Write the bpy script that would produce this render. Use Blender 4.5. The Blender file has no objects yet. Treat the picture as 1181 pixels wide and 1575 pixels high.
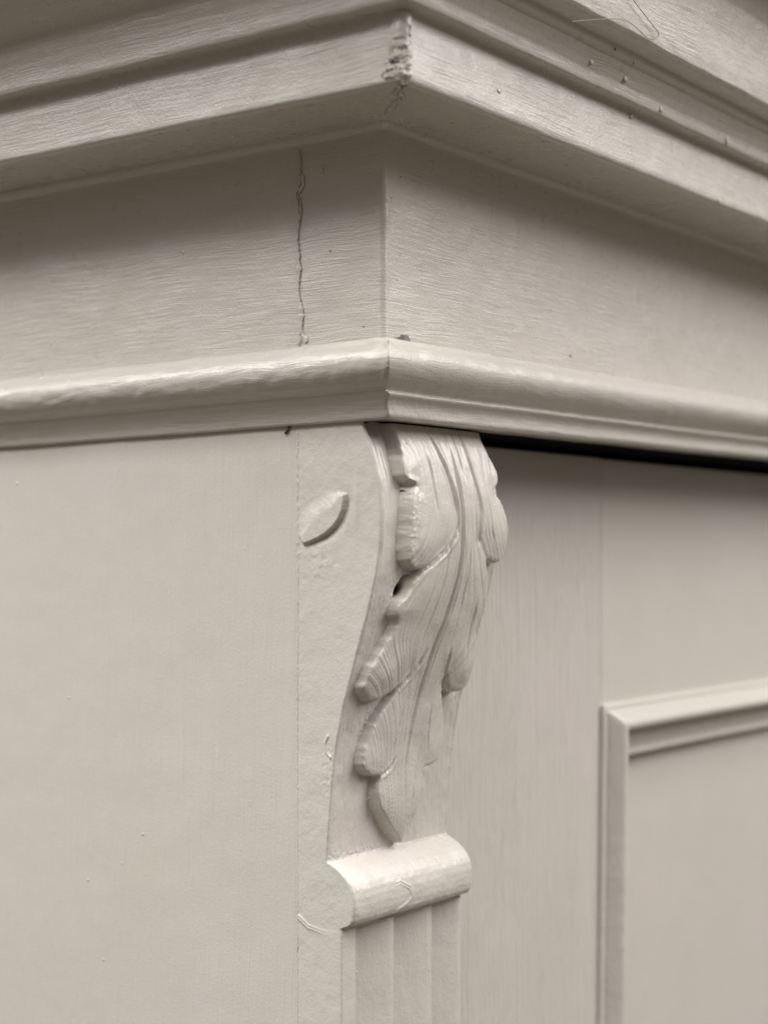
import bpy, bmesh, math, random
import numpy as np
from mathutils import Vector, noise
random.seed(7); np.random.seed(7)
S = bpy.context.scene
COL = S.collection
R = math.radians
# ------------------------------------------------------------------ camera
D0 = 0.63
cd = bpy.data.cameras.new("camera"); cam = bpy.data.objects.new("camera", cd); COL.objects.link(cam)
cam.location = (0.602*D0, -0.799*D0, 0.0)
cam.rotation_euler = (R(90), 0, math.atan2(0.602, 0.799))
cd.sensor_fit = 'AUTO'; cd.sensor_width = 36; cd.lens = 57.58
cd.shift_y = 0.046
cd.clip_start = 0.01; cd.clip_end = 50
cd.dof.use_dof = True; cd.dof.focus_distance = 0.650; cd.dof.aperture_fstop = 7.0
S.camera = cam
S.view_settings.view_transform = 'Standard'
try: S.view_settings.look = 'None'
except Exception: pass
S.view_settings.exposure = 0.08; S.view_settings.gamma = 1.0
# ------------------------------------------------------------------ world: pale room above, dim warm floor below
w = bpy.data.worlds.new("World"); S.world = w; w.use_nodes = True
nt = w.node_tree; nt.nodes.clear()
wo = nt.nodes.new('ShaderNodeOutputWorld'); bg = nt.nodes.new('ShaderNodeBackground')
tc = nt.nodes.new('ShaderNodeTexCoord'); sp = nt.nodes.new('ShaderNodeSeparateXYZ'); cr = nt.nodes.new('ShaderNodeValToRGB')
mr = nt.nodes.new('ShaderNodeMapRange'); mr.inputs[1].default_value = -1; mr.inputs[2].default_value = 1
nt.links.new(tc.outputs['Generated'], sp.inputs[0]); nt.links.new(sp.outputs[2], mr.inputs[0]); nt.links.new(mr.outputs[0], cr.inputs[0])
e = cr.color_ramp.elements
e[0].position = 0.0; e[0].color = (0.31, 0.275, 0.20, 1)
e[1].position = 1.0; e[1].color = (.8, .8, .79, 1)
for p, c in ((0.40, (0.24, 0.21, 0.16)), (0.52, (0.33, 0.31, 0.28)), (0.75, (0.58, 0.575, 0.565))):
    k = cr.color_ramp.elements.new(p); k.color = (*c, 1)
nt.links.new(cr.outputs[0], bg.inputs[0]); bg.inputs[1].default_value = 0.55
nt.links.new(bg.outputs[0], wo.inputs[0])

def area(name, loc, target, size, power, col):
    l = bpy.data.lights.new(name, 'AREA'); l.shape = 'RECTANGLE'; l.size, l.size_y = size; l.energy = power; l.color = col
    o = bpy.data.objects.new(name, l); COL.objects.link(o); o.location = loc
    o.rotation_euler = (Vector(target)-Vector(loc)).to_track_quat('-Z', 'Y').to_euler()
    return o
area("window_light", (0.12, -1.22, 1.85), (0, 0, 0), (1.9, 1.5), 60.0, (1.0, 0.99, 0.955))
area("side_window_light", (-1.30, -1.05, 1.45), (-.05, 0, 0), (0.9, 1.2), 32.0, (1.0, 0.995, 0.97))
area("room_light", (1.40, 1.10, 1.45), (0, 0.25, 0), (1.8, 1.6), 67.0, (1.0, 0.97, 0.95))

# ------------------------------------------------------------------ materials
def paint(name, strokes='h', amp=1.0, fine=1.0, rough=0.36, warp=1.0, wear_and_pit_shade=False, lumps=.7, base=(0.562, 0.525, 0.480)):
    m = bpy.data.materials.new(name); m.use_nodes = True
    t = m.node_tree; N = t.nodes; L = t.links; b = N['Principled BSDF']
    tc = N.new('ShaderNodeTexCoord')
    def nz(vec, sc, det=3, ro=0.55, dist=0.0):
        n = N.new('ShaderNodeTexNoise'); n.inputs['Scale'].default_value = sc; n.inputs['Detail'].default_value = det
        n.inputs['Roughness'].default_value = ro; n.inputs['Distortion'].default_value = dist; L.new(vec, n.inputs['Vector']); return n.outputs['Fac']
    def mth(op, a, bb, c=None):
        n = N.new('ShaderNodeMath'); n.operation = op
        for i, v in enumerate((a, bb, c)):
            if v is None: continue
            if isinstance(v, (int, float)): n.inputs[i].default_value = v
            else: L.new(v, n.inputs[i])
        return n.outputs[0]
    obj = tc.outputs['Object']
    # warp the stroke direction a little, as a hand-held brush does
    wn = N.new('ShaderNodeTexNoise'); wn.inputs['Scale'].default_value = 30; wn.inputs['Detail'].default_value = 2; L.new(obj, wn.inputs['Vector'])
    sub = N.new('ShaderNodeVectorMath'); sub.operation = 'SUBTRACT'; L.new(wn.outputs['Color'], sub.inputs[0]); sub.inputs[1].default_value = (.5, .5, .5)
    scl = N.new('ShaderNodeVectorMath'); scl.operation = 'SCALE'; L.new(sub.outputs[0], scl.inputs[0]); scl.inputs['Scale'].default_value = 0.0042*warp
    add = N.new('ShaderNodeVectorMath'); add.operation = 'ADD'; L.new(obj, add.inputs[0]); L.new(scl.outputs[0], add.inputs[1])
    def streak(a, b_, rot=0.0, off=0.0):
        mp = N.new('ShaderNodeMapping'); mp.vector_type = 'TEXTURE'; L.new(add.outputs[0], mp.inputs['Vector'])
        mp.inputs['Location'].default_value = (off, off, off)
        mp.inputs['Rotation'].default_value = (rot, rot, 0); mp.inputs['Scale'].default_value = (1/a, 1/a, 1/b_); return mp.outputs[0]
    def avg(p, q, wq):
        m_ = N.new('ShaderNodeMapRange'); L.new(nz(obj, 26, 2), m_.inputs[0]); m_.inputs[1].default_value = .42; m_.inputs[2].default_value = .58
        x_ = N.new('ShaderNodeMix'); x_.data_type = 'FLOAT'; L.new(m_.outputs[0], x_.inputs[0]); L.new(p, x_.inputs[2]); L.new(q, x_.inputs[3]); return x_.outputs[0]
    if strokes == 'h':
        s1 = avg(nz(streak(20, 420, .045*warp), 1, 5, .62), nz(streak(26, 560, -.07*warp, .37), 1, 5, .62), .5)
        s2 = nz(streak(60, 1700, .02), 1, 2)
    elif strokes == 'v':
        s1 = nz(streak(430, 6), 1, 4, .62); s2 = nz(streak(1300, 22), 1, 2)
    else:
        s1 = nz(streak(130, 100), 1, 3); s2 = nz(streak(420, 300), 1, 2)
    peel = nz(obj, 900, 3, .6); lump = nz(obj, 60, 3)
    patch = nz(obj, 38, 2)
    pm = N.new('ShaderNodeMapRange'); L.new(patch, pm.inputs[0]); pm.inputs[1].default_value = .3; pm.inputs[2].default_value = .68; pm.inputs[3].default_value = .2; pm.inputs[4].default_value = 1.35
    vo = N.new('ShaderNodeTexVoronoi'); vo.inputs['Scale'].default_value = 85; L.new(obj, vo.inputs['Vector'])
    pim = N.new('ShaderNodeMapRange'); L.new(vo.outputs['Distance'], pim.inputs[0]); pim.inputs[1].default_value = .0; pim.inputs[2].default_value = .075; pim.inputs[3].default_value = 1; pim.inputs[4].default_value = 0
    sepc = N.new('ShaderNodeSeparateColor'); L.new(vo.outputs['Color'], sepc.inputs[0])
    gate = mth('GREATER_THAN', sepc.outputs[0], 0.80)
    pimple = mth('MULTIPLY', pim.outputs[0], gate)
    h = mth('MULTIPLY', s1, 1.0*amp); h = mth('MULTIPLY_ADD', s2, 0.42*amp, h); h = mth('MULTIPLY', h, pm.outputs[0]) if strokes != 'v' else h
    h = mth('MULTIPLY_ADD', peel, 0.20*fine, h); h = mth('MULTIPLY_ADD', lump, lumps, h); h = mth('MULTIPLY_ADD', pimple, 0.55, h)
    bp = N.new('ShaderNodeBump'); bp.inputs['Distance'].default_value = 0.00075; bp.inputs['Strength'].default_value = 1.0
    L.new(h, bp.inputs['Height']); L.new(bp.outputs[0], b.inputs['Normal'])
    # tiny shifts of tint: greener fresh paint, pinker old paint
    rmp = N.new('ShaderNodeValToRGB'); L.new(nz(obj, 17, 4), rmp.inputs[0])
    r, g, bl = base
    rmp.color_ramp.elements[0].position = .35; rmp.color_ramp.elements[0].color = (r*.975, g*.985, bl*.97, 1)
    rmp.color_ramp.elements[1].position = .68; rmp.color_ramp.elements[1].color = (r*1.02, g*1.0, bl*1.02, 1)
    last = rmp.outputs[0]
    if wear_and_pit_shade:
        at = N.new('ShaderNodeAttribute'); at.attribute_name = 'wear_and_pit_shade'
        sc = N.new('ShaderNodeSeparateColor'); L.new(at.outputs['Color'], sc.inputs[0])
        mx = N.new('ShaderNodeMix'); mx.data_type = 'RGBA'; L.new(sc.outputs[0], mx.inputs['Factor']); L.new(last, mx.inputs['A']); mx.inputs['B'].default_value = (.60, .52, .53, 1)
        mx2 = N.new('ShaderNodeMix'); mx2.data_type = 'RGBA'; L.new(sc.outputs[1], mx2.inputs['Factor']); L.new(mx.outputs['Result'], mx2.inputs['A']); mx2.inputs['B'].default_value = (.012, .009, .007, 1)  # second channel: black painted as the shade inside holes and pits
        last = mx2.outputs['Result']
    L.new(last, b.inputs['Base Color'])
    rr = N.new('ShaderNodeMapRange'); L.new(nz(obj, 140, 3), rr.inputs[0]); rr.inputs[1].default_value = .3; rr.inputs[2].default_value = .7
    rr.inputs[3].default_value = rough-.05; rr.inputs[4].default_value = rough+.09; L.new(rr.outputs[0], b.inputs['Roughness'])
    b.inputs['Specular IOR Level'].default_value = 0.5
    return m
M_hs = paint('brushed_paint_across', 'h', .55, warp=.6, fine=1.3, rough=.29)
M_hw = paint('brushed_paint_wavy', 'h', .58, warp=.7, fine=1.3, rough=.30)
M_fit = paint('fitted_moulding_paint', 'm', .5, rough=.33)
M_m = paint('moulding_paint', 'h', 0.45, warp=1.2, rough=.19)
M_v = paint('brushed_paint_upright', 'v', 1.5, fine=.4, lumps=.1)
M_panel = paint('side_panel_paint', 'v', 0.5, fine=.9, warp=1.0, lumps=.35, rough=.33)
M_c = paint('carving_paint', 'm', 0.30, fine=.9, rough=.29, wear_and_pit_shade=True)
M_leaf = paint('carving_leaf_paint', 'v', 0.22, fine=.8, lumps=.6, rough=.24, wear_and_pit_shade=True, warp=1.6)
M_cs = paint('block_side_paint', 'm', 0.3, fine=1.0, wear_and_pit_shade=True)

def plain(name, col, rough=.6):
    m = bpy.data.materials.new(name); m.use_nodes = True; b = m.node_tree.nodes['Principled BSDF']
    n = m.node_tree.nodes.new('ShaderNodeTexNoise'); n.inputs['Scale'].default_value = 400
    r = m.node_tree.nodes.new('ShaderNodeValToRGB'); m.node_tree.links.new(n.outputs['Fac'], r.inputs[0])
    r.color_ramp.elements[0].color = (*[c*.7 for c in col], 1); r.color_ramp.elements[1].color = (*[min(1, c*1.25) for c in col], 1)
    m.node_tree.links.new(r.outputs[0], b.inputs['Base Color']); b.inputs['Roughness'].default_value = rough
    return m
M_black = plain('gap_shade_black', (.006, .005, .004), .95)  # black colour standing for the shade inside cracks and pinholes
M_void = plain('unlit_void_black', (.0035, .003, .0025), 1.0)  # near-black so the void behind the door gap looks unlit
for mm_ in (M_black, M_void): mm_.node_tree.nodes['Principled BSDF'].inputs['Specular IOR Level'].default_value = 0.05
M_chip = plain('grey_flake', (.20, .175, .165), .5)
M_hair = plain('stuck_bristle', (.28, .25, .21), .5)

# ------------------------------------------------------------------ helpers
def mesh_obj(name, V, F, mat, parent=None, smooth=True, recalc=True):
    me = bpy.data.meshes.new(name); me.from_pydata([tuple(v) for v in V], [], F)
    if recalc:
        bm = bmesh.new(); bm.from_mesh(me); bmesh.ops.recalc_face_normals(bm, faces=bm.faces); bm.to_mesh(me); bm.free()
    me.materials.append(mat)
    if smooth: me.polygons.foreach_set('use_smooth', [True]*len(me.polygons))
    o = bpy.data.objects.new(name, me); COL.objects.link(o)
    if parent: o.parent = parent
    return o
def box(V, F, x0, x1, y0, y1, z0, z1):
    b = len(V)
    V += [(x, y, z) for z in (z0, z1) for y in (y0, y1) for x in (x0, x1)]
    F += [tuple(b+i for i in f) for f in ((0, 2, 3, 1), (4, 5, 7, 6), (0, 1, 5, 4), (2, 6, 7, 3), (0, 4, 6, 2), (1, 3, 7, 5))]
def vn(x, y, z): return noise.noise(Vector((x, y, z)))
def densify(prof, step=0.0009):
    out = []
    for a, b in zip(prof, prof[1:]):
        d = math.dist(a, b); n = max(1, min(40, int(d/step)))
        for i in range(n):
            t = i/n; out.append(tuple(a[k]+(b[k]-a[k])*t for k in range(len(a))))
    out.append(prof[-1]); return out
def spline(pts, n=6):
    """Catmull-Rom through (oL,oR,z) points, for rounded mouldings"""
    P = [pts[0]]+list(pts)+[pts[-1]]; out = []
    for i in range(1, len(P)-2):
        for k in range(n):
            t = k/n; out.append(tuple(0.5*((2*P[i][j])+(-P[i-1][j]+P[i+1][j])*t+(2*P[i-1][j]-5*P[i][j]+4*P[i+1][j]-P[i+2][j])*t*t+(-P[i-1][j]+3*P[i][j]-3*P[i+1][j]+P[i+2][j])*t**3) for j in range(3)))
    out.append(tuple(pts[-1])); return out
def stations(r):
    L = []; t = -0.42
    while t < -r-.0003: L.append(t); t += 0.0022 if t < -0.03 else 0.0011
    Rr = []; t = r+.0003
    while t < 0.66: Rr.append(t); t += 0.0011 if t < 0.05 else 0.0025
    return L, Rr
def sweep(name, prof, mat, parent, r=0.0009, wob=0.00022, driftL=0.0, driftR=0.0, seed=0.0, disp=None):
    """Run a profile of (left offset, right offset, height) round the corner of the cupboard, mitred."""
    prof = [p if len(p) == 4 else (*p, p[2]) for p in prof]
    Ls, Rs = stations(r); V = []; n = len(prof)
    arcs = [R(a) for a in (9, 27, 45, 63, 81)]
    def put(x, y, z, nx, ny, t, o):
        a = wob*(vn(t*26+seed, z*40, seed)+0.55*vn(t*90, z*130+seed, 3.1)) if wob else 0
        zz = z+(driftL*(-t) if t < 0 else driftR*t)+0.5*a*1.2
        if disp: a += disp(t, z)
        V.append((x+nx*a, y+ny*a, zz))
    for t in Ls:
        for oL, oR, z, zR in prof: put(oR+t, -oL, z, 0, -1, t, oL)
    for a in arcs:
        for oL, oR, zL, zR in prof:
            z = zL+(zR-zL)*a/R(90)
            cx, cy = oR-r, -oL+r
            put(cx+r*math.sin(a), cy-r*math.cos(a), z, math.sin(a), -math.cos(a), 0, oL)
    for t in Rs:
        for oL, oR, z, zR in prof: put(oR, -oL+t, zR, 1, 0, t, oR)
    m = len(Ls)+len(arcs)+len(Rs); F = []
    for i in range(m-1):
        for j in range(n-1):
            a = i*n+j; F.append((a, a+1, a+n+1, a+n))
        F.append((i*n+n-1, i*n, (i+1)*n, (i+1)*n+n-1))
    F.append(tuple(range(n))); F.append(tuple(range((m-1)*n, m*n)))
    return mesh_obj(name, V, F, mat, parent)
def soften(o, ang=35):
    pass

root = bpy.data.objects.new('painted_cupboard', None); COL.objects.link(root)
root.location = (0, 0, -0.55); root.empty_display_size = .1
root['label'] = 'greige brush-painted wooden cupboard corner with a carved leaf bracket under its moulded cornice'
root['category'] = 'cupboard'

def par(o, p=None):
    o.parent = p or root
    if (p or root) is root: o.matrix_parent_inverse = root.matrix_basis.inverted()
    return o
root_inv = None
def P(o): # parent to the root while keeping world coordinates
    o.parent = root
    from mathutils import Matrix
    o.matrix_parent_inverse = Matrix.Translation(Vector((0, 0, 0.55)))
    return o
mmv = lambda l: [tuple(c/1000 for c in p) for p in l]

# ------------------------------------------------------------------ frieze
fr = mmv([(0.4, 0.4, 79.5), (0, 0, 84), (0, 0, 164.8), (.5, .5, 165.8), (1.6, 1.6, 166.4), (2.4, 2.4, 167.4), (3.0, 3.0, 168.6), (3.0, 3.0, 173.5), (-13.3, -13.3, 173.5), (-13.3, -13.3, 79.5)])
def fr_disp(t, z):
    d = 0
    if t < 0:   # swelling where the end board meets the side board
        d += 0.00055*math.exp(-((t+0.0475)/0.004)**2)*(0.5+vn(z*60, 0, 0)) - 0.0004*math.exp(-((t+0.042)/0.0016)**2)
    d += 0.00075*math.exp(-((abs(t)-0.0008)/0.0014)**2)*(.8 + 1.3*vn(z*110, t*10, 4))
    return d
frieze = P(sweep('frieze', densify(fr), M_hw, None, r=0.0021, wob=0.00030, driftL=0.004, seed=2.2, disp=fr_disp))

# ------------------------------------------------------------------ cornice
co = [(-13.3, -13.3, 167.9), (2.0, 2.0, 168.1), (43.2, 41.4, 165.6), (44.4, 42.6, 165.9), (45.6, 43.6, 166.8), (45.6, 43.9, 168.4),
      (45.2, 43.5, 180), (45.0, 43.0, 189.2), (45.3, 43.4, 190.6), (46.4, 44.2, 190.8), (50.8, 48.6, 191.0), (52.2, 49.6, 191.4), (52.8, 50.0, 192.6),
      (53.0, 50.6, 197, 196), (53.8, 52.5, 202, 199), (55, 54.3, 207, 201.3), (55.6, 55.4, 209.8, 202.8), (56.4, 56.6, 210.4, 203.0), (57.0, 57.8, 210.8, 205.0), (57.6, 58.3, 211.2, 206.6),
      (62, 65.6, 213.4, 207.8), (66, 67.0, 215.4, 209.0), (72, 67.8, 219, 214), (82, 69, 228, 228), (89, 71, 238, 242), (96, 76, 248, 252), (106, 84, 254, 256), (122, 96, 256, 258), (123, 97, 262, 262), (123, 97, 270, 270), (-13.3, -13.3, 270, 270)]
co = [p if len(p) == 4 else (*p, p[2]) for p in co]
cornice = P(sweep('cornice', densify(mmv(co)), M_hs, None, r=0.0016, wob=0.00032, driftL=0.012, seed=5.3))

# ------------------------------------------------------------------ bead moulding
bead = spline([(0, 0, 83.0), (3.2, 2.8, 84.3), (8.2, 7.4, 83.9), (13.2, 11.8, 81.4), (16.2, 14.4, 77.8), (17.0, 15.0, 74.2), (15.8, 13.6, 70.6), (13.0, 10.8, 67.4), (9.8, 7.8, 65.3), (8.4, 6.4, 64.2)], 5)
low = spline([(8.0, 6.3, 63.9), (7.7, 7.3, 63.2), (6.9, 7.1, 62.2), (5.6, 5.4, 60.6), (4.4, 4.4, 58.8), (3.4, 4.2, 57.0), (2.8, 4.2, 55.4), (2.4, 3.7, 54.4), (1.6, 2.6, 53.8)], 4)
bd = mmv(bead[:-1]+low+[(0, 0, 53.7), (-13.3, -13.3, 54.4), (-13.3, -13.3, 82.6)])
def bead_disp(t, z):
    d = 0
    if z > .064 and t < 0: d += 0.00045*vn(t*160, z*300, 1)*math.exp(-((z-.0715)/.004)**2)
    if t > 0 and z < .065: d += 0.00022*vn(t*900, z*260, 7)
    # dent of the old join on the left and the blob of filler at the mitre
    d += 0.0016*math.exp(-((t+0.004)/0.005)**2)*math.exp(-((z-.0835)/.003)**2) if t < 0 else 0
    return d
bead_o = P(sweep('bead_moulding', bd, M_m, None, r=0.0011, wob=0.00030, driftL=-0.009, driftR=0.006, seed=8.8, disp=bead_disp))

# ------------------------------------------------------------------ corner block: corbel, roll and fluted pilaster
W = 0.0835; BX = -0.0434
PR = [(-12.0, 54.5), (-11.8, 53.1), (-8.8, 47.9), (-5.7, 42.7), (-2.4, 30.1), (-1.2, 17.5), (-1.6, 7.5), (-3.3, -3.8), (-6.9, -17.6), (-12.0, -32.9), (-15.9, -45.7), (-19.4, -56.0), (-23.7, -74.2), (-26.0, -92.3), (-27.6, -110.4), (-28.4, -119.6)]
pz = np.array([p[1] for p in PR])[::-1]/1000; px_ = np.array([p[0] for p in PR])[::-1]/1000
_zz = np.linspace(pz[0], pz[-1], 700); _xx = np.interp(_zz, pz, px_)
ker = np.hanning(61); ker /= ker.sum(); _xs = np.convolve(np.pad(_xx, 30, mode='edge'), ker, 'valid')
def front(z): return np.interp(z, _zz, _xs)
def sdf(poly, vx, vz):
    P_ = np.array(poly); d = np.full(vx.shape, 1e9); ins = np.zeros(vx.shape, bool)
    for i in range(len(P_)):
        a = P_[i]; b = P_[(i+1) % len(P_)]; e = b-a; wx = vx-a[0]; wz = vz-a[1]
        t = np.clip((wx*e[0]+wz*e[1])/max(1e-9, (e@e)), 0, 1)
        d = np.minimum(d, (wx-e[0]*t)**2+(wz-e[1]*t)**2)
        c = ((a[1] > vz) != (b[1] > vz)) & (vx < (b[0]-a[0])*(vz-a[1])/((b[1]-a[1]) if b[1] != a[1] else 1e-9)+a[0]); ins ^= c
    d = np.sqrt(d); return np.where(ins, d, -d)
def pline(pts, vx, vz):
    P_ = np.array(pts); d = np.full(vx.shape, 1e9); s = np.zeros(vx.shape); n = len(P_)-1
    for i in range(n):
        a = P_[i]; b = P_[i+1]; e = b-a; t = np.clip(((vx-a[0])*e[0]+(vz-a[1])*e[1])/(e@e), 0, 1)
        q = np.sqrt((vx-a[0]-e[0]*t)**2+(vz-a[1]-e[1]*t)**2); m = q < d; d = np.where(m, q, d); s = np.where(m, (i+t)/n, s)
    return d, s
def nfield(vx, vz, f, seed, oct=3):
    """cheap smooth value noise on arrays, mm coordinates"""
    out = np.zeros(vx.shape); amp = 1
    for o in range(oct):
        rs = np.random.RandomState(seed+o); T = rs.rand(97, 89)
        x = vx*f*(2**o)+100; z = vz*f*(2**o)+200
        xi = np.floor(x).astype(int); zi = np.floor(z).astype(int); fx = x-xi; fz = z-zi
        fx = fx*fx*(3-2*fx); fz = fz*fz*(3-2*fz)
        g = lambda i, j: T[i % 97, j % 89]
        out += amp*((g(xi, zi)*(1-fx)+g(xi+1, zi)*fx)*(1-fz)+(g(xi, zi+1)*(1-fx)+g(xi+1, zi+1)*fx)*fz-.5); amp *= .5
    return out
sm = lambda x: np.clip(x, 0, 1)**2*(3-2*np.clip(x, 0, 1))
G = lambda x, s: np.exp(-(x/s)**2)
OUT = [(15.1, 56), (13.4, 43.8), (11.8, 36.0), (12.1, 31.8), (19.3, 29.2), (15.0, 26.4), (14.4, 12.7), (12.6, 0.8), (16.8, -3.4), (22.8, -4.2), (30.5, -1.2), (36.9, 3.4),
       (31.5, -2.2), (23.3, -6.1), (16.8, -14.1), (11.8, -21.7), (16.6, -24.9), (14.5, -29.5), (10.0, -37.3), (5.8, -43.2), (4.2, -52.4), (11.9, -56.4), (18.8, -55.4), (26.5, -51.6), (33.3, -46.8),
       (28.5, -52.4), (23.7, -57.8), (18.0, -65.2), (15.7, -70.8), (13.4, -77.7), (13.3, -83.5), (19.0, -87.0), (25.6, -87.6), (23.8, -93.0), (26.0, -100.5), (32.6, -107.7), (41.0, -114.9), (43.6, -118.2), (46.2, -115.4),
       (50.0, -108.0), (53.2, -98.3), (53.3, -86.8), (59, -86.6), (63.9, -85.0), (66.8, -77.3), (64.4, -66.5), (57.3, -52.8), (58.6, -46.5), (62.4, -54.0), (70.5, -56.6), (77.4, -54.0), (78.0, -43.8), (74.8, -33.2), (72.2, -28.8), (76.1, -24.2),
       (75.2, -14.0), (69.5, -3.0), (60.8, 9.5), (66.8, 0.6), (73.6, -1.6), (79.4, -1.1), (82.6, 4.7), (82.6, 13.8), (79.1, 24.0), (72.4, 28.6), (78.2, 31.3), (80.0, 36.2), (75.5, 44.0), (73.4, 56)]
CREASE = [ # centre line of each groove in mm, width, depth
    ([(46.6, 56), (45.6, 42.4), (46.2, 26.4), (47.6, 7.9), (47.6, -8.0), (45.7, -23.9), (43.6, -35.6), (42.0, -51.2), (40.2, -69.2), (40.2, -87.5), (43.2, -116)], .95, 1.5),
    ([(49.6, 20), (50.3, 0), (48.8, -20), (46.3, -37), (44.6, -53), (43.0, -70)], .5, .65),
    ([(34.6, 54.5), (36.9, 41.9), (40.9, 30.2), (43.6, 18), (45.0, 5)], .95, 1.5),
    ([(52.5, 54.5), (51.2, 47), (50.6, 40), (51.2, 30)], .55, .8),
    ([(58.8, 55), (56.9, 42), (58.3, 31.0), (60.6, 20), (61.4, 9.5)], .8, 1.35),
    ([(27.6, 44), (28.4, 34), (28.6, 24), (29.5, 16)], .8, .8),
    ([(40.0, 8), (38.6, -10), (35.6, -26), (32.0, -40)], .45, .4),
    ([(34.0, -4), (31.0, -18), (26.0, -32), (20.0, -45)], .45, .35),
    ([(53.5, 10), (55.0, -8), (54.6, -25), (53.2, -42)], .5, .4),
    ([(66.0, 26), (67.8, 14), (70.2, 5)], .6, .45),
    ([(66.5, -16), (66.8, -30), (67.6, -44)], .9, .7),
    ([(34.2, -56), (31.4, -70), (29.8, -84)], .4, .3),
    ([(52.0, -60), (52.8, -72), (54.0, -82)], .5, .45),
    ([(29, -2), (36.9, 3.0), (42, 9), (44.5, 16)], .9, 1.5), ([(25, -54), (33, -47.2), (37, -42), (39.5, -36)], .9, 1.4), ([(61, 6), (59.8, 15), (59, 24)], .8, 1.1), ([(57.5, -53), (56.2, -44), (55, -36)], .8, 1.2),
    ([(25.0, -88.2), (30, -85), (34, -80)], .7, .8),
    ([(47.2, -86), (46.6, -98), (44.8, -110)], .45, .4)]
def chaikin(P_, k=2):
    P_ = [tuple(p) for p in P_]
    for _ in range(k):
        Q = []
        for i in range(len(P_)):
            a, b = P_[i], P_[(i+1) % len(P_)]
            Q += [(a[0]*.78+b[0]*.22, a[1]*.78+b[1]*.22), (a[0]*.22+b[0]*.78, a[1]*.22+b[1]*.78)]
        P_ = Q
    return P_
OUT = chaikin(OUT, 1)
def blur(A_, n):
    k = np.hanning(2*n+3)[1:-1]; k /= k.sum()
    B = np.pad(A_, ((n, n), (0, 0)), mode='edge'); A_ = sum(k[i]*B[i:i+A_.shape[0]] for i in range(2*n+1))
    B = np.pad(A_, ((0, 0), (n, n)), mode='edge'); return sum(k[i]*B[:, i:i+A_.shape[1]] for i in range(2*n+1))
def leaf_height(v, z):
    d = sdf(OUT, v, z)+.4*nfield(v, z, .22, 25, 3)+.75*nfield(v, z, .30, 27, 3)*sm((26-v)/8)
    d = blur(d, 2)
    left = sm((30-v)/10)
    wv = 1.3+1.7*left*G(z-13, 13)
    H = 4.1+1.3*G(z+102, 16)+0.5*G(z-10, 25)+0.8*G(z-52, 10)+1.0*sm((v-46)/10)*sm((-20-z)/20)
    k = blur(sm((d+wv*0.9)/wv), 1)
    FT = 3.2
    h = -FT+(H+FT)*k**.8
    h += (1.7*(1-np.exp(-np.clip(d, 0, 99)/6.0)))*k
    h += 0.12*G(d-1.6, .9)*k*sm((z+110)/30)   # slightly rolled rims
    for pts, w_, dep in CREASE:
        q, s = pline(pts, v, z); tap = np.minimum(1, np.minimum(s*5+.15, (1-s)*3))
        dep = dep*.85; h -= dep*np.exp(-(q/(w_*1.1))**2)*tap*k
        h += 0.3*dep*np.exp(-((q-2.0*w_)/w_)**2)*tap*k
    # gouge streaks fanning out from the rib
    rib = np.interp(z, [-116, -87, -51, -24, 0, 26, 56], [43, 40, 42.4, 46, 48, 46.2, 46.6])
    wd = np.interp(z, [-118, -95, -70, -45, -10, 30, 56], [6, 14, 22, 30, 30, 28, 24])
    u = (v-rib)/wd
    th = u*(1+0.5*np.sin(z/17))*26
    h += 0.22*nfield(th, z*0.012, 1.0, 11, 3)*k+0.17*nfield(th*2.7, z*0.02, 1.0, 21, 2)*k+.05*nfield(th*6, z*.05, 1.0, 23, 2)*k
    h += 0.5*nfield(v, z*.7, 0.11, 31, 2)*k
    # belly of each lobe
    h += 0.9*G(v-72, 9)*G(z-12, 11)+0.7*G(v-70, 8)*G(z+46, 8)+0.6*G(v-16, 8)*G(z+46, 9)+.7*G(v-24, 9)*G(z-8, 9)
    # lumps of thick paint on the left wall of the top lobe
    h += (0.9*nfield(v, z, .33, 41, 3)+.7*nfield(v, z, .8, 45, 2))*G(v-11, 5)*G(z-12, 14)
    h += 1.3*G(v-15.5, 3.2)*G(z-30.4, 1.6)
    a = math.radians(27); q = (v-17.2)*math.cos(a)-(z+11)*math.sin(a); r = (v-17.2)*math.sin(a)+(z+11)*math.cos(a)
    h -= 9*np.exp(-((q/2.3)**2+(r/4.5)**2)**2*1.3)
    h -= 1.6*np.exp(-(((v-13.6)/1.9)**2+((z-26.7)/1.0)**2)**2)
    return h, d, k
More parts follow.
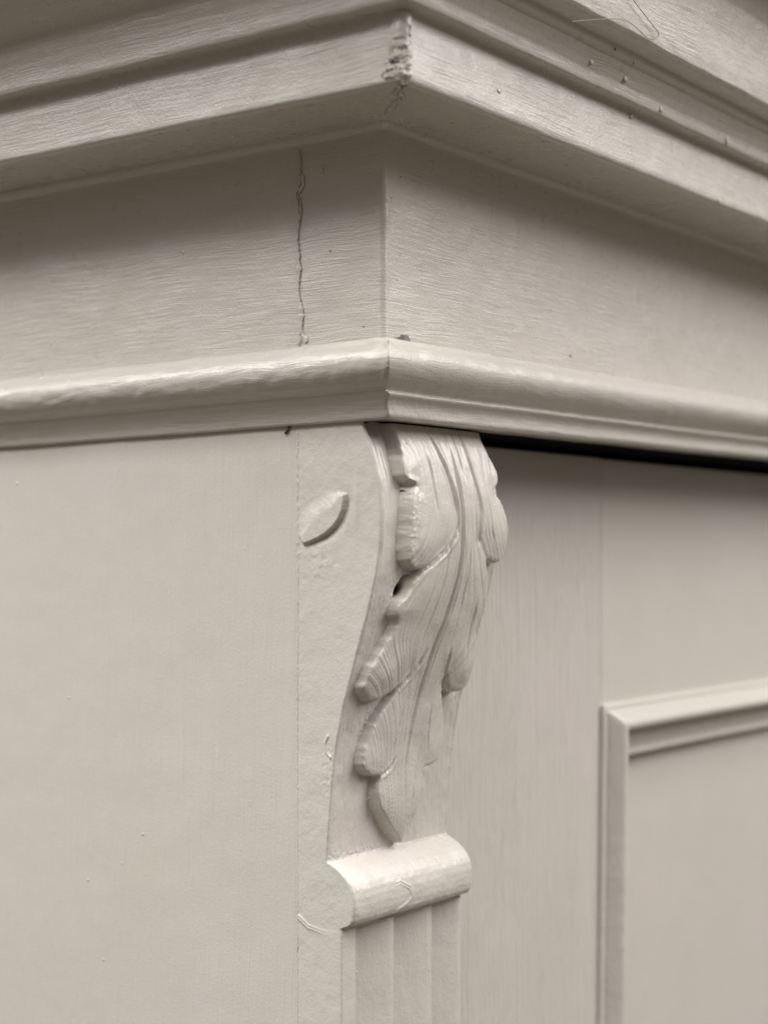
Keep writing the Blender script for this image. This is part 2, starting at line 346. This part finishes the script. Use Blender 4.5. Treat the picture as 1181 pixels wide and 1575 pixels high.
def body_relief(v, z):
    h = np.zeros(v.shape)
    up = sm((z+8)/18)*sm((57-z)/3)
    dl = -sdf(OUT, v, z)
    h -= 1.1*np.exp(-((dl-1.6)/1.8)**2)*sm((v-44)/4)*sm((-30-z)/15)
    h += .4*G(v-82.1, .9)
    h += up*(0.55*G(v-1.0, 1.0)-1.3*sm((v-2.0)/2.6)*sm((22-v)/8))
    h += up*0.7*G(v-7.2-0.03*(50-z), .8)*sm((z-18)/14)
    h -= 2.6*G(v-7.5, 3.4)*G(z-54, 5)
    h += 0.5*nfield(v, z, .10, 61, 2)+0.30*nfield(v, z*.35, .42, 66, 3)*sm((20-z)/40)
    # the worm-eaten hole between the lobes and its smaller neighbour
    a = math.radians(27); c, s = math.cos(a), math.sin(a)
    q = (v-17.5)*c-(z+11)*s; r = (v-17.5)*s+(z+11)*c
    e = (q/2.1)**2+(r/4.2)**2; h -= 7.5*np.exp(-e**2*1.2)
    e = ((v-21.5)/1.3)**2+((z+7.4)/1.3)**2; h -= 4*np.exp(-e**2)
    h += 0.8*nfield(v, z, .7, 71, 2)*np.exp(-(((v-17)/6)**2+((z+14)/11)**2))
    # undercut hollow left of the leaf tip and crumbs along the roll
    h -= 1.6*G(v-(27+(-90-z)*.45), 4.5)*G(z+103, 13)
    h += 0.6*nfield(v, z, 1.1, 77, 2)*G(z+118.5, 2.0)*sm((42-v)/10)
    h += 1.8*G(v-25.5, 1.5)*G(z+97, 1.4)*(1+nfield(v, z, 1.6, 78, 2))
    h += 0.5*nfield(v, z, 1.0, 79, 2)*np.exp(-((v-17.5-(z+62)*.25)/2.2)**2)*G(z+66, 9)
    return h
def side_relief(x, z):
    """relief of the block's side face, mm, positive = outwards (towards -y)"""
    h = 0.16*nfield(x, z, .12, 81, 3)+0.06*nfield(x, z, .5, 84, 3)
    h += .12*nfield(x, z*.8, .3, 86, 3)*G(z-35, 28)
    cres = [(-18.2, 25.6), (-18.3, 22.6), (-19.2, 18.9), (-21.1, 15.4), (-24.0, 12.3), (-27.6, 9.8), (-31.4, 8.0), (-35.4, 6.6), (-39.6, 5.4)]
    d, s = pline(cres, x, z)
    pc = cres+[(-42.4, 9), (-41.8, 15), (-37, 20.5), (-29, 24.4), (-22, 26)]
    q = sdf(pc, x, z); wq = 1.3+7.5*sm((d-1.5)/6)
    h += 1.5*sm((q+wq*.25)/wq)
    h -= 1.2*np.exp(-np.clip(-q, 0, 99)/2.6)*(q < .3)*np.exp(-(d/3.2)**2)*np.clip(np.minimum(s*6+.3, (1-s)*3), 0, 1)
    h += 0.35*G(x+13.5, 1.1)*G(z-22, 12)+0.4*nfield(x, z, .5, 88, 2)*G(x+31, 7)*G(z+1, 9)
    # paint runs beside the lower arris
    d2, s2 = pline([(-27.6, -70), (-29.2, -73), (-28.4, -76.5), (-26.2, -78.3)], x, z); h += .45*np.exp(-(d2/.45)**2)
    d3, s3 = pline([(-42.5, -143.4), (-38, -146.4), (-31, -147.6), (-22, -148)], x, z)
    h += .5*np.exp(-((d3-.5)/.6)**2)*(1-s3)
    h += .28*nfield(x, z, .8, 91, 2)*G(x+27, 5)*G(z+84, 10)
    return h
def xfront(z):
    """front plane of the whole post, metres"""
    z = np.asarray(z, float)
    roll_z = np.array([-.1463, -.1452, -.1446, -.1441, -.1432, -.1415, -.139, -.136, -.133, -.130, -.1275, -.125, -.1228, -.1212, -.1203, -.1196])
    roll_x = np.array([-.0207, -.0205, -.0190, -.0172, -.0158, -.0148, -.0143, -.0142, -.0144, -.0151, -.0163, -.0185, -.0213, -.0243, -.0262, -.0284])
    rz_ = np.linspace(-.1480, -.1180, 500); rx_ = np.interp(rz_, roll_z, roll_x); k_ = np.hanning(31); k_ /= k_.sum()
    rx_ = np.convolve(np.pad(rx_, 15, mode='edge'), k_, 'valid')
    out = np.where(z > -.1196, front(z), np.interp(z, rz_, rx_))
    return np.where(z < -.1463, -.0207, out)
def post(name, zs, mat, kind):
    zs = np.array(zs); r = .0010 if kind != 'roll' else .0016
    vs = np.linspace(0, W, 290 if kind == 'corbel' else (200 if kind == 'roll' else 330))
    ns = 100 if kind != 'pilaster' else 60
    rows = []; wear_and_pit_shade = []
    for z in zs:
        xf = float(xfront(z)); zz = np.full(1, z*1000)
        # side face, from the seam to the arris
        sx = np.linspace(BX, xf-r, ns); hs = side_relief(sx*1000, np.full(ns, z*1000))/1000
        hs *= np.clip((sx-BX)/.0008, 0, 1)
        side = [(sx[i], -hs[i], z) for i in range(ns)]
        # arris arc
        hv = body_relief(vs*1000, np.full(len(vs), z*1000))/1000 if kind == 'corbel' else np.zeros(len(vs))
        if kind == 'roll':
            vv = vs*1000; zc = np.full(len(vs), z*1000)
            hv = (0.5*nfield(vv, zc, .10, 101, 2)+.10*nfield(vv, zc, .6, 103, 2))/1000
            d, s = pline([(26, -131.5), (31, -131.0), (33.4, -132.2), (36.8, -134), (38.5, -137.5), (36, -140), (31, -141.5), (27, -143.6)], vv, zc)
            hv += (.34*np.exp(-((d-.35)/.5)**2)-.35*np.exp(-((d)/.25)**2)*(s < .45))/1000*np.clip(s*6, 0, 1)
            endr = .0022; ed = np.clip((W-vs)/endr, 0, 1); hv -= .0016*(1-np.sqrt(1-(1-ed)**2))
            ed = np.clip(vs/.003, 0, 1); hv -= .0010*(1-np.sqrt(1-(1-ed)**2))
        if kind == 'pilaster':
            vv = vs*1000
            for a, b_ in ((9.0, 31.5), (34.0, 57.5), (60.7, 80.5)):
                q = (vv-a)/(b_-a); qq = np.clip(q, 0, 1)
                hv -= (1-np.exp(-qq/.07))*(1-qq)**1.15*.0064*min(1, max(0, (-.1463-z)/.001))
            hv += (.16*nfield(vv, np.full(len(vs), z*1000)*.3, .25, 111, 3))/1000
        arc = []
        s0 = hs[-1]; 
        for a in (15, 35, 55, 75): arc.append((xf-r+r*math.sin(R(a)), r-r*math.cos(R(a))-s0*(1-a/90), z))
        fv = [(xf+hv[i]*np.clip((vs[i]-r)/.0012+.3, 0, 1)-.0007*math.exp(-((W-vs[i])/.0009)), max(vs[i], r), z) for i in range(len(vs)) if vs[i] >= r*.99]
        nf = len(fv)
        back = [(xf-.0018, W+.0003, z), (xf-.006, W+.0003, z), (-.041, W, z), (BX-.004, W, z)]
        row = side+arc+fv+back; rows.append(row)
    n = len(rows[0]); V = [p for r_ in rows for p in r_]; F = []
    for i in range(len(rows)-1):
        for j in range(n-1): a = i*n+j; F.append((a, a+1, a+n+1, a+n))
    o = mesh_obj(name, V, F, mat, None)
    me = o.data; at = me.color_attributes.new('wear_and_pit_shade', 'FLOAT_COLOR', 'POINT')
    A = np.array(V)*1000; wr = np.zeros((len(V), 4)); wr[:, 3] = 1
    if kind == 'corbel':
        v, z = A[:, 1], A[:, 2]; fm = v > .5
        jag = nfield(v, z, .9, 121, 3)
        pk = lambda cx, cz, a, b_: np.clip(1.4-((v-cx)/a)**2-((z-cz)/b_)**2+2.2*jag, 0, 1)
        wr[:, 0] = np.maximum.reduce([pk(26.5, -104, 1.3, 6), pk(25, -117.8, 5, 1.8), pk(18.2, -6.5, 3.0, 3.6), pk(23.5, -59.6, 4.4, 2.6)])*fm
        a = math.radians(27); q = (v-17.5)*math.cos(a)-(z+11)*math.sin(a); r_ = (v-17.5)*math.sin(a)+(z+11)*math.cos(a)
        hole = np.clip((1.0-(q/2.1)**2-(r_/4.2)**2)*3, 0, 1); h2 = np.clip((1-((v-21.5)/1.2)**2-((z+7.4)/1.2)**2)*3, 0, 1)
        wr[:, 1] = np.maximum(hole, h2)*fm  # black colour deepens the shade in the holes
        h4 = np.clip((.55-((v-7)/4.4)**2-((z-54.4)/1.7)**2)*3, 0, 1); wr[:, 1] = np.maximum(wr[:, 1], h4*fm)
        sp = (nfield(v, z, 2.0, 131, 1) > .40)*np.exp(-((v-18.5-(z+60)*.27)/2.2)**2)*((z < -56) & (z > -76)); wr[:, 1] = np.maximum(wr[:, 1], np.clip(sp*1.5, 0, 1)*fm)
    at.data.foreach_set('color', wr.ravel().astype(np.float32))
    return o
corbel = P(post('corbel', np.linspace(-.1196, .0541, 458), M_c, 'corbel'))
roll = P(post('roll_block', np.concatenate([np.linspace(-.1460, -.1396, 36), np.linspace(-.1393, -.1196, 66)]), M_c, 'roll'))
pil = P(post('fluted_pilaster', np.concatenate([[-.55], np.arange(-.33, -.1481, .0018), np.linspace(-.148, -.1460, 9)]), M_c, 'pilaster'))
for o in (corbel, roll, pil):
    # side face carries its own, calmer brushwork
    o.data.materials.append(M_cs)
    idx = [1 if p.normal.y < -.8 and p.center.y < .0012 else 0 for p in o.data.polygons]
    o.data.polygons.foreach_set('material_index', idx)

# carved leaf
gv = np.arange(-1, 86.5, .30); gz = np.arange(-122, 53.6, .33)
VV, ZZ = np.meshgrid(gv, gz); Hh, Dd, KK = leaf_height(VV, ZZ)
X3 = xfront(ZZ/1000)+Hh/1000
inside = Dd > -6.0
inside &= KK > 0.002
idm = -np.ones(VV.shape, int); V = []; F = []; wr = []
keep = np.argwhere(inside)
for (i, j) in keep:
    idm[i, j] = len(V); V.append((X3[i, j], VV[i, j]/1000, ZZ[i, j]/1000))
for (i, j) in keep:
    if i+1 < VV.shape[0] and j+1 < VV.shape[1]:
        q = (idm[i, j], idm[i, j+1], idm[i+1, j+1], idm[i+1, j])
        if min(q) >= 0: F.append(q)
leaf = mesh_obj('carved_leaf', V, F, M_leaf, None, recalc=False)
A = np.array(V)*1000; v, z = A[:, 1], A[:, 2]; wr = np.zeros((len(V), 4)); wr[:, 3] = 1
jag = nfield(v, z, .9, 141, 3)
wr[:, 1] = np.clip((1-((v-13.2)/2.4)**2-((z-26.9)/1.0)**2)*4, 0, 1)
sp = (nfield(v, z, 1.5, 151, 2) > .42)*G(v-11.5+(z-16)*-.18, 1.1)*G(z-15, 5); wr[:, 1] = np.maximum(wr[:, 1], np.clip(sp*1.6, 0, 1))
a = math.radians(27); q = (v-17.2)*math.cos(a)-(z+11)*math.sin(a); r_ = (v-17.2)*math.sin(a)+(z+11)*math.cos(a)
wr[:, 1] = np.maximum(wr[:, 1], np.clip((1.0-(q/2.1)**2-(r_/4.2)**2)*3, 0, 1))  # leaf side of the hole, its shade painted black
wr[:, 0] = np.clip((2.3-(q/1.8)**2-(r_/3.9)**2)*1.2+1.5*jag, 0, 1)*(q < .5)
leaf.data.color_attributes.new('wear_and_pit_shade', 'FLOAT_COLOR', 'POINT').data.foreach_set('color', wr.ravel().astype(np.float32))
leaf.parent = corbel

# ------------------------------------------------------------------ side panel (left)
V = []; F = []
xs = np.concatenate([np.arange(BX-.0001, -.12, -.0015), np.arange(-.12, -.431, -.006)]); zs = np.concatenate([[-.55], np.arange(-.36, .0561, .0016)])
for z in zs:
    for x in xs:
        t = (x-BX)
        d = .00040*vn(x*22, z*14, 3)+.00015*vn(x*70, z*60, 5)-.00035*math.exp(-(t/.0011)**2)
        V.append((x, -d, z))
n = len(xs)
for i in range(len(zs)-1):
    for j in range(n-1): a = i*n+j; F.append((a, a+1, a+n+1, a+n))
b = len(V)
V += [(xs[0], .016, zs[0]), (xs[-1], .016, zs[0]), (xs[0], .016, zs[-1]), (xs[-1], .016, zs[-1])]
F += [(b, b+1, b+3, b+2)]
side = P(mesh_obj('side_panel', V, F, M_panel, None))

# ------------------------------------------------------------------ door with raised panel moulding
def slab(name, x0, x1, y0, y1, z0, z1, mat, bev=.0012, fine=True):
    V = []; F = []; box(V, F, x0, x1, y0, y1, z0, z1)
    me = bpy.data.meshes.new(name); me.from_pydata(V, [], F)
    bm = bmesh.new(); bm.from_mesh(me); bmesh.ops.recalc_face_normals(bm, faces=bm.faces)
    bmesh.ops.bevel(bm, geom=bm.edges[:], offset=bev, segments=3, affect='EDGES', profile=.5)
    bm.to_mesh(me); bm.free(); me.materials.append(mat)
    for p in me.polygons: p.use_smooth = True
    o = bpy.data.objects.new(name, me); COL.objects.link(o); m = o.modifiers.new('wn', 'WEIGHTED_NORMAL'); return o
DX = -.040
door = P(slab('door', DX-.020, DX-.0165, .2395, .66, -.55, .048, M_panel))
def child(o, p): o.parent = p; return o
child(slab('stile', DX-.022, DX, .0841, .2396, -.55, .0524, M_v, .0011), door)
child(slab('top_rail', DX-.022, DX-.0006, .2402, .66, -.088, .0520, M_panel, .0009), door)
child(slab('panel', DX-.016, DX-.0085, .2500, .66, -.55, -.092, M_panel, .0008), door)
# bolection moulding: s runs inwards over the panel, p is how proud it stands
mp = spline([(-.3, -3, 0), (-.2, 1.2, 0), (.5, 2.4, 0), (2.0, 2.9, 0), (2.8, 2.7, 0), (3.6, 4.0, 0), (6.2, 7.0, 0), (8.4, 9.2, 0), (10.2, 10.2, 0), (12.2, 9.9, 0), (13.4, 8.6, 0), (13.8, 6.4, 0), (14.2, 3.0, 0), (15.6, 1.2, 0), (18.5, .2, 0), (21, -.6, 0), (25, -1.6, 0), (27.4, -1.2, 0), (29.0, -1.6, 0), (29.6, -3.0, 0), (29.8, -10.0, 0)], 4)
y0, z0 = .2378, -.0752
def mould(path, name):
    V = []; F = []; n = len(mp)
    for (u, kind) in path:
        for s, p, _ in mp:
            s /= 1000; p /= 1000
            wv = .00025*vn(u*30, s*100, kind)
            if kind == 0: V.append((DX+p+wv, y0+s-(z0-u)*.018*0, min(u, 9) if u < z0-.05 else u-s if False else u-0*s, ))
            else: V.append((DX+p+wv, u, z0-s))
    return V
V = []; F = []; n = len(mp); rowsn = 0
# upright leg (bottom to mitre), then top leg (mitre to the right)
for k in list(np.arange(.47, .034, -.012))+list(np.arange(.034, .0009, -.003)):
    for s, p, _ in mp:
        s /= 1000; p /= 1000; wv = .00020*vn(k*30, s*100, 0)
        V.append((DX+p+wv, y0+s-k*.020, z0-s-k))
    rowsn += 1
for k in list(np.arange(.0005, .40, .004)):
    for s, p, _ in mp:
        s /= 1000; p /= 1000; wv = .00025*vn(k*30, s*100, 9)
        V.append((DX+p+wv, y0+s+k, z0-s+k*.004+.0004*vn(k*14, 0, 2)))
    rowsn += 1
for i in range(rowsn-1):
    for j in range(n-1): a = i*n+j; F.append((a, a+1, a+n+1, a+n))
child(mesh_obj('panel_moulding', V, F, M_fit, None), door)

# carcass that closes the inside, coloured near-black as the unlit void
V = []; F = []; box(V, F, -.40, -.0138, .0185, .65, .0552, .258); box(V, F, -.42, -.064, .0185, .65, -.55, .0550)
P(mesh_obj('carcass', V, F, M_void, None, smooth=False))

# ------------------------------------------------------------------ cracks: paint lips either side of a black strip standing for shade
def crack(name, pts, nrm, width, lip, parent, mat, seed=1, jit=.0004, lipf=lambda s: 1.0, step=.0007, lift=.00005):
    """pts: polyline on a surface; a split of varying width with raised paint lips"""
    rs = random.Random(seed); P_ = [Vector(p) for p in pts]; N_ = Vector(nrm).normalized(); fine = []
    tot = sum((b-a).length for a, b in zip(P_, P_[1:])); acc = 0
    for a, b in zip(P_, P_[1:]):
        L_ = (b-a).length; k = max(1, int(L_/step))
        for i in range(k): fine.append((a.lerp(b, i/k), (acc+L_*i/k)/tot))
        acc += L_
    fine.append((P_[-1], 1.0)); V = []; F = []; mi = []
    for i, (p, s) in enumerate(fine):
        d = (fine[min(i+1, len(fine)-1)][0]-fine[max(i-1, 0)][0]).normalized(); sd = d.cross(N_).normalized()
        j = jit*(vn(s*tot*500, seed, 0)+.6*vn(s*tot*1500, seed, 2)); c = p+sd*j
        w_ = max(0.00001, width(s)*(.7+1.6*vn(s*tot*600, 5, seed))); l = lip*(.8+.9*vn(s*tot*420, 9, seed))*lipf(s); l = max(l, .00004); eh = l*(.25 if w_ > .00009 else .85)
        for q, h in ((-w_-4.0*l, -.0002), (-w_-2.2*l, l*.35), (-w_-l*.9, l*.85), (-w_, eh), (-w_*.98, (lift-.0001 if w_ > .00005 else eh)), (w_*.98, (lift-.0001 if w_ > .00005 else eh)), (w_, eh), (w_+l*.9, l*.7), (w_+2.2*l, l*.3), (w_+4.0*l, -.0002)):
            V.append(c+sd*q+N_*(h+lift))
    for i in range(len(fine)-1):
        for k in range(9):
            a = i*10+k; F.append((a, a+1, a+11, a+10)); mi.append(1 if k == 4 and (V[a]-V[a+9]).length > 0 and (V[i*10+4]-V[i*10+5]).length > .00009 else 0)
    me = bpy.data.meshes.new(name); me.from_pydata([tuple(v) for v in V], [], F); me.materials.append(mat); me.materials.append(M_black)
    me.polygons.foreach_set('material_index', mi); me.polygons.foreach_set('use_smooth', [True]*len(F))
    o = bpy.data.objects.new(name, me); COL.objects.link(o); o.parent = parent; return o
# split in the frieze's left return
fp = [(-42.3, 163.5), (-41.4, 151.5), (-41.3, 149.5), (-43.4, 145.9), (-41.5, 138.8), (-43.7, 127.7), (-42.6, 122.2), (-42.7, 109.3), (-41.2, 95), (-41.4, 90.5), (-42.6, 86)]
crack('split', [(x/1000, -.0004, z/1000) for x, z in fp], (0, -1, 0), lambda s: .00024*math.exp(-((s-.24)/.13)**2)+.00002, .00026, frieze, M_hw, 3, .0010, lipf=lambda s: .4+1.5*max(0, vn(s*9, 3, 3)+.25))
crack('split', [(-.0412, -.0002, .0905), (-.0385, -.0002, .0865)], (0, -1, 0), lambda s: .00001, .0003, frieze, M_m, 4)
# seam down the side panel
crack('seam', [(BX, -.0000, .053), (BX+.0004, 0, .0), (BX, 0, -.07), (BX+.0002, 0, -.14), (BX, 0, -.30)], (0, -1, 0),
      lambda s: .00020*max(0, vn(s*60, 1, 1)-.12)*(1-s)**.6*2+.00028*math.exp(-((s-.202)/.004)**2)+.00001, .00016, side, M_m, 6, .0003, lipf=lambda s: .5+1.1*max(0, 1-s*2.2))
# mitre crack in the bead
crack('mitre_crack', [(.0108, -.0120, .0826), (.0135, -.0150, .0797), (.0147, -.0166, .0755), (.0141, -.0160, .0716)], (.70, -.70, .1), lambda s: .00012+.00022*max(0, .25-s), .00020, bead_o, M_m, 8, .0002)
# quirk split on the bead's left underside
crack('quirk_split', [(-.032, -.0078, .0637), (-.018, -.0080, .0638), (-.004, -.0080, .0639)], (0, -.75, -.66), lambda s: .00026*math.sin(math.pi*min(1, s*1.02))+.00003, .00012, bead_o, M_m, 9, .0002)

# ------------------------------------------------------------------ crumbling filler on the cornice corner
V = []; F = []; rows = 110; cols = 120; mk = []
for i in range(rows+1):
    z = .1664+(.1912-.1664)*i/rows; zf = i/rows
    for j in range(cols+1):
        s = -.0125+(.0195)*j/cols   # arc length along the arris: negative = left face
        lo = -.0455; ro = .0435
        r = .0022
        if s < -r*.785: x, y, nx, ny = ro+s+ (r*.785-r), lo, 0, -1
        elif s > r*.785: x, y, nx, ny = ro, lo+s-(r*.785-r), 1, 0
        else:
            a = (s/(r*.785)+1)*math.pi/4; x = ro-r+r*math.sin(a); y = lo+r-r*math.cos(a); nx, ny = math.sin(a), -math.cos(a)
        S_ = s*1000; Z = z*1000
        edge_l = -6.6+1.3*vn(Z*.35, 0, 1) - (3.2*math.exp(-((Z-169)/2.3)**2)) + 2.2*max(0, (Z-180)/10)
        edge_r = 3.6+.8*vn(Z*.3, 5, 1)
        m_ = min(1, max(0, (S_-edge_l)/.45))*min(1, max(0, (edge_r-S_)/1.5))
        tp = min(1, zf/.07)*min(1, (1-zf)/.05+.2)
        m_ *= tp; d = -.0012+.0008*tp+.00115*m_
        d += m_*(.0006*vn(S_*.5, Z*.5, 2)+.00035*vn(S_*1.4, Z*1.4, 4)+.0002*vn(S_*3, Z*3, 6))*(.25+1.1/(1+math.exp((Z-181)/1.2)))
        # shallow pits; their dark depth is black put into the colour
        d0_ = d
        for (a_, b_, ra, rb, dp) in ((-3.6, 173.2, 2.3, .85, 3.2), (1.6, 183.2, .65, 1.9, 2.2), (-1.2, 177.0, 1.1, .8, 1.2), (-.6, 172.0, .8, .7, .9), (-2.4, 180.5, 2.3, .7, .6), (.2, 169.6, 1.1, .8, .7)):
            e_ = ((S_-a_+.5*vn(Z, S_, 3))/ra)**2+((Z-b_+.4*vn(S_, Z, 9))/rb)**2
            d -= dp/1000*math.exp(-e_**2)
        for (a_, b_, ra, hh) in ((-.2, 174.8, .8, 1.0), (-1.0, 170.0, 1.0, 1.2), (.6, 168.2, 1.4, 1.2), (-.2, 178.2, .7, 1.1), (1.0, 171.6, .8, .9), (-1.2, 171.6, .8, .9)):
            d += hh/1000*math.exp(-((S_-a_)**2+(Z-b_)**2)/ra**2)
        # hard flake edge on the left
        if Z < 178: d -= .0005*math.exp(-((S_-edge_l+.15)/.22)**2)
        if m_ > .5: d = max(d, .00012)
        V.append((x+nx*d, y+ny*d, z-.0016*math.exp(-zf*16)*math.exp(-(S_/2.6)**2))); mk.append((S_, Z))
for i in range(rows):
    for j in range(cols): a = i*(cols+1)+j; F.append((a, a+1, a+cols+2, a+cols+1))
fil = mesh_obj('corner_filler', V, F, M_c, None, recalc=False); fil.parent = cornice
fil['label'] = 'crumbling cracked filler on the cornice corner'
wr = np.zeros((len(V), 4)); wr[:, 3] = 1
for k, (S_, Z) in enumerate(mk):
    g = 0
    for (a_, b_, ra, rb) in ((-3.9, 173.0, 2.3, .85), (1.6, 183.0, .55, 1.8), (-5.6, 170.4, 1.8, .35), (-1.2, 177.0, .5, .4), (-2.6, 170.9, .5, .3), (-7.0, 180.2, .3, .5), (-7.1, 175.5, .3, .9)):
        e_ = ((S_-a_+.7*vn(Z*1.3, S_, 3))/ra)**2+((Z-b_+.5*vn(S_*1.3, Z, 9))/rb)**2; g = max(g, min(1, max(0, (1-e_)*4)))
    wr[k, 1] = g  # black painted for the shade of pits deeper than the filler allows
    wr[k, 0] = min(1, max(0, (vn(S_*.8, Z*.8, 21)-.25)*4))*(Z < 184)*.6
fil.data.color_attributes.new('wear_and_pit_shade', 'FLOAT_COLOR', 'POINT').data.foreach_set('color', wr.ravel().astype(np.float32))
# crack running back along the soffit mitre
crack('soffit_crack', [(.0410, -.0432, .1652), (.0330, -.0360, .1657), (.0285, -.0270, .1663), (.0180, -.0190, .1670), (.0075, -.0075, .1674)], (0, 0, -1), lambda s: .00024*(1-s)**1.5+.00002, .0004, cornice, M_m, 12, .0012, lift=.0003)

# ------------------------------------------------------------------ small things stuck in the paint
V = []; F = []
a = Vector((-.0462, -.0004, .0545)); b_ = Vector((-.0492, -.0004, .0505)); d = (b_-a); sd = d.cross(Vector((0, -1, 0))).normalized()*.0006
for p in (a, b_):
    for q, h in ((-1, 0), (-.6, .0009), (.6, .0009), (1, 0)): V.append(p+sd*q+Vector((0, -h, 0)))
F = [(0, 1, 5, 4), (1, 2, 6, 5), (2, 3, 7, 6), (0, 3, 2, 1), (4, 5, 6, 7)]
spl = P(mesh_obj('splinter', V, F, plain('dark_splinter', (.09, .075, .055)), None, smooth=False)); spl['label'] = 'dark splinter caught under the bead'
def tube(name, pts, rad, mat, parent):
    cu = bpy.data.curves.new(name, 'CURVE'); cu.dimensions = '3D'; cu.bevel_depth = rad; cu.bevel_resolution = 2
    sp_ = cu.splines.new('NURBS'); sp_.points.add(len(pts)-1); sp_.use_endpoint_u = True; sp_.order_u = 3
    for i, p in enumerate(pts): sp_.points[i].co = (*p, 1)
    o = bpy.data.objects.new(name, cu); COL.objects.link(o); o.data.materials.append(mat)
    dg = bpy.context.evaluated_depsgraph_get(); me = bpy.data.meshes.new_from_object(o.evaluated_get(dg)); me.name = name
    bpy.data.objects.remove(o); o = bpy.data.objects.new(name, me); COL.objects.link(o)
    for p in me.polygons: p.use_smooth = True
    if parent: o.parent = parent
    return o
# loose grey flake lying on the bead
bm = bmesh.new()
pts = [(-.0006, 0), (.0002, .0030), (.0026, .0034), (.0040, .0012), (.0040, 0)]
fv = [bm.verts.new((.0012, p[0], p[1])) for p in pts]; bv = [bm.verts.new((.0034, p[0]+.0003, p[1]*.85)) for p in pts]
bm.faces.new(fv); bm.faces.new(bv[::-1])
for i in range(5): bm.faces.new((fv[i], bv[i], bv[(i+1) % 5], fv[(i+1) % 5]))
bmesh.ops.recalc_face_normals(bm, faces=bm.faces); bmesh.ops.bevel(bm, geom=bm.edges[:], offset=.00025, segments=2, affect='EDGES')
me = bpy.data.meshes.new('paint_flake'); bm.to_mesh(me); bm.free(); me.materials.append(M_chip)
fk = bpy.data.objects.new('paint_flake', me); COL.objects.link(fk); fk.location = (0.0, .0085, .0842)
fk['label'] = 'tiny grey flake of debris resting on the bead moulding just right of the corner'; fk['category'] = 'debris flake'
S.render.film_transparent = False
# runs and pimples of thick paint on the cornice, a bristle stuck in it, specks on the frieze
def blob(name, c, r3, mat, parent):
    bm = bmesh.new(); bmesh.ops.create_icosphere(bm, subdivisions=3, radius=1)
    for v in bm.verts:
        k = 1+.22*noise.noise(Vector(v.co)*1.7+Vector(c)*900)
        v.co = Vector((v.co.x*r3[0]*k+c[0], v.co.y*r3[1]*k+c[1], v.co.z*r3[2]*k+c[2]))
    me = bpy.data.meshes.new(name); bm.to_mesh(me); bm.free(); me.materials.append(mat)
    for p in me.polygons: p.use_smooth = True
    o = bpy.data.objects.new(name, me); COL.objects.link(o); o.parent = parent; return o
for (x, y, z, rz) in ((.0503, .1963, .1938, .0030), (.0503, .1312, .1936, .0019), (.0522, .0961, .1980, .0017), (.0520, .0683, .1985, .0016),
                      (.0434, .1172, .1885, .0013), (.0436, .0137, .1757, .0011), (.0436, .2018, .1676, .0016)):
    blob('paint_drip', (x, y, z), (.0006, .0015, rz*.8), M_hs, cornice)
for (x, y, z, r) in ((.0583, .0765, .2043, .0008), (.0583, .0917, .2025, .0009)):
    blob('nail_dimple', (x, y, z), (.0004, r*.7, r*.7), M_chip, cornice)
blob('paint_speck', (-.0306, -.0003, .1539), (.0008, .0003, .0011), plain('pale_speck', (.62, .58, .50)), frieze)
for (x, z, r) in ((-.0265, .1218, .0005), (-.010, .0905, .0004)):
    blob('paint_speck', (x, -.0004, z), (r, .0003, r*.8), M_hw, frieze)
for (y, z, r) in ((.0045, .1395, .00035), (.0105, .1490, .0003), (.140, .092, .0005)):
    blob('pinhole', (.0002, y, z), (.00015, r, r*.9), M_black, frieze)  # near-black dots standing for the shade in tiny holes
hr = tube('stuck_bristle', [(.0687, .0245, .1997), (.0692, .0464, .2064), (.0692, .0654, .2114), (.0690, .076, .2099), (.0690, .0859, .2077), (.0692, .0943, .2125), (.0694, .0892, .2138), (.0700, .0696, .2197), (.0702, .060, .2235)], .00016, M_hair, cornice)
hr['label'] = 'loose curled brush hair painted onto the upper cornice'
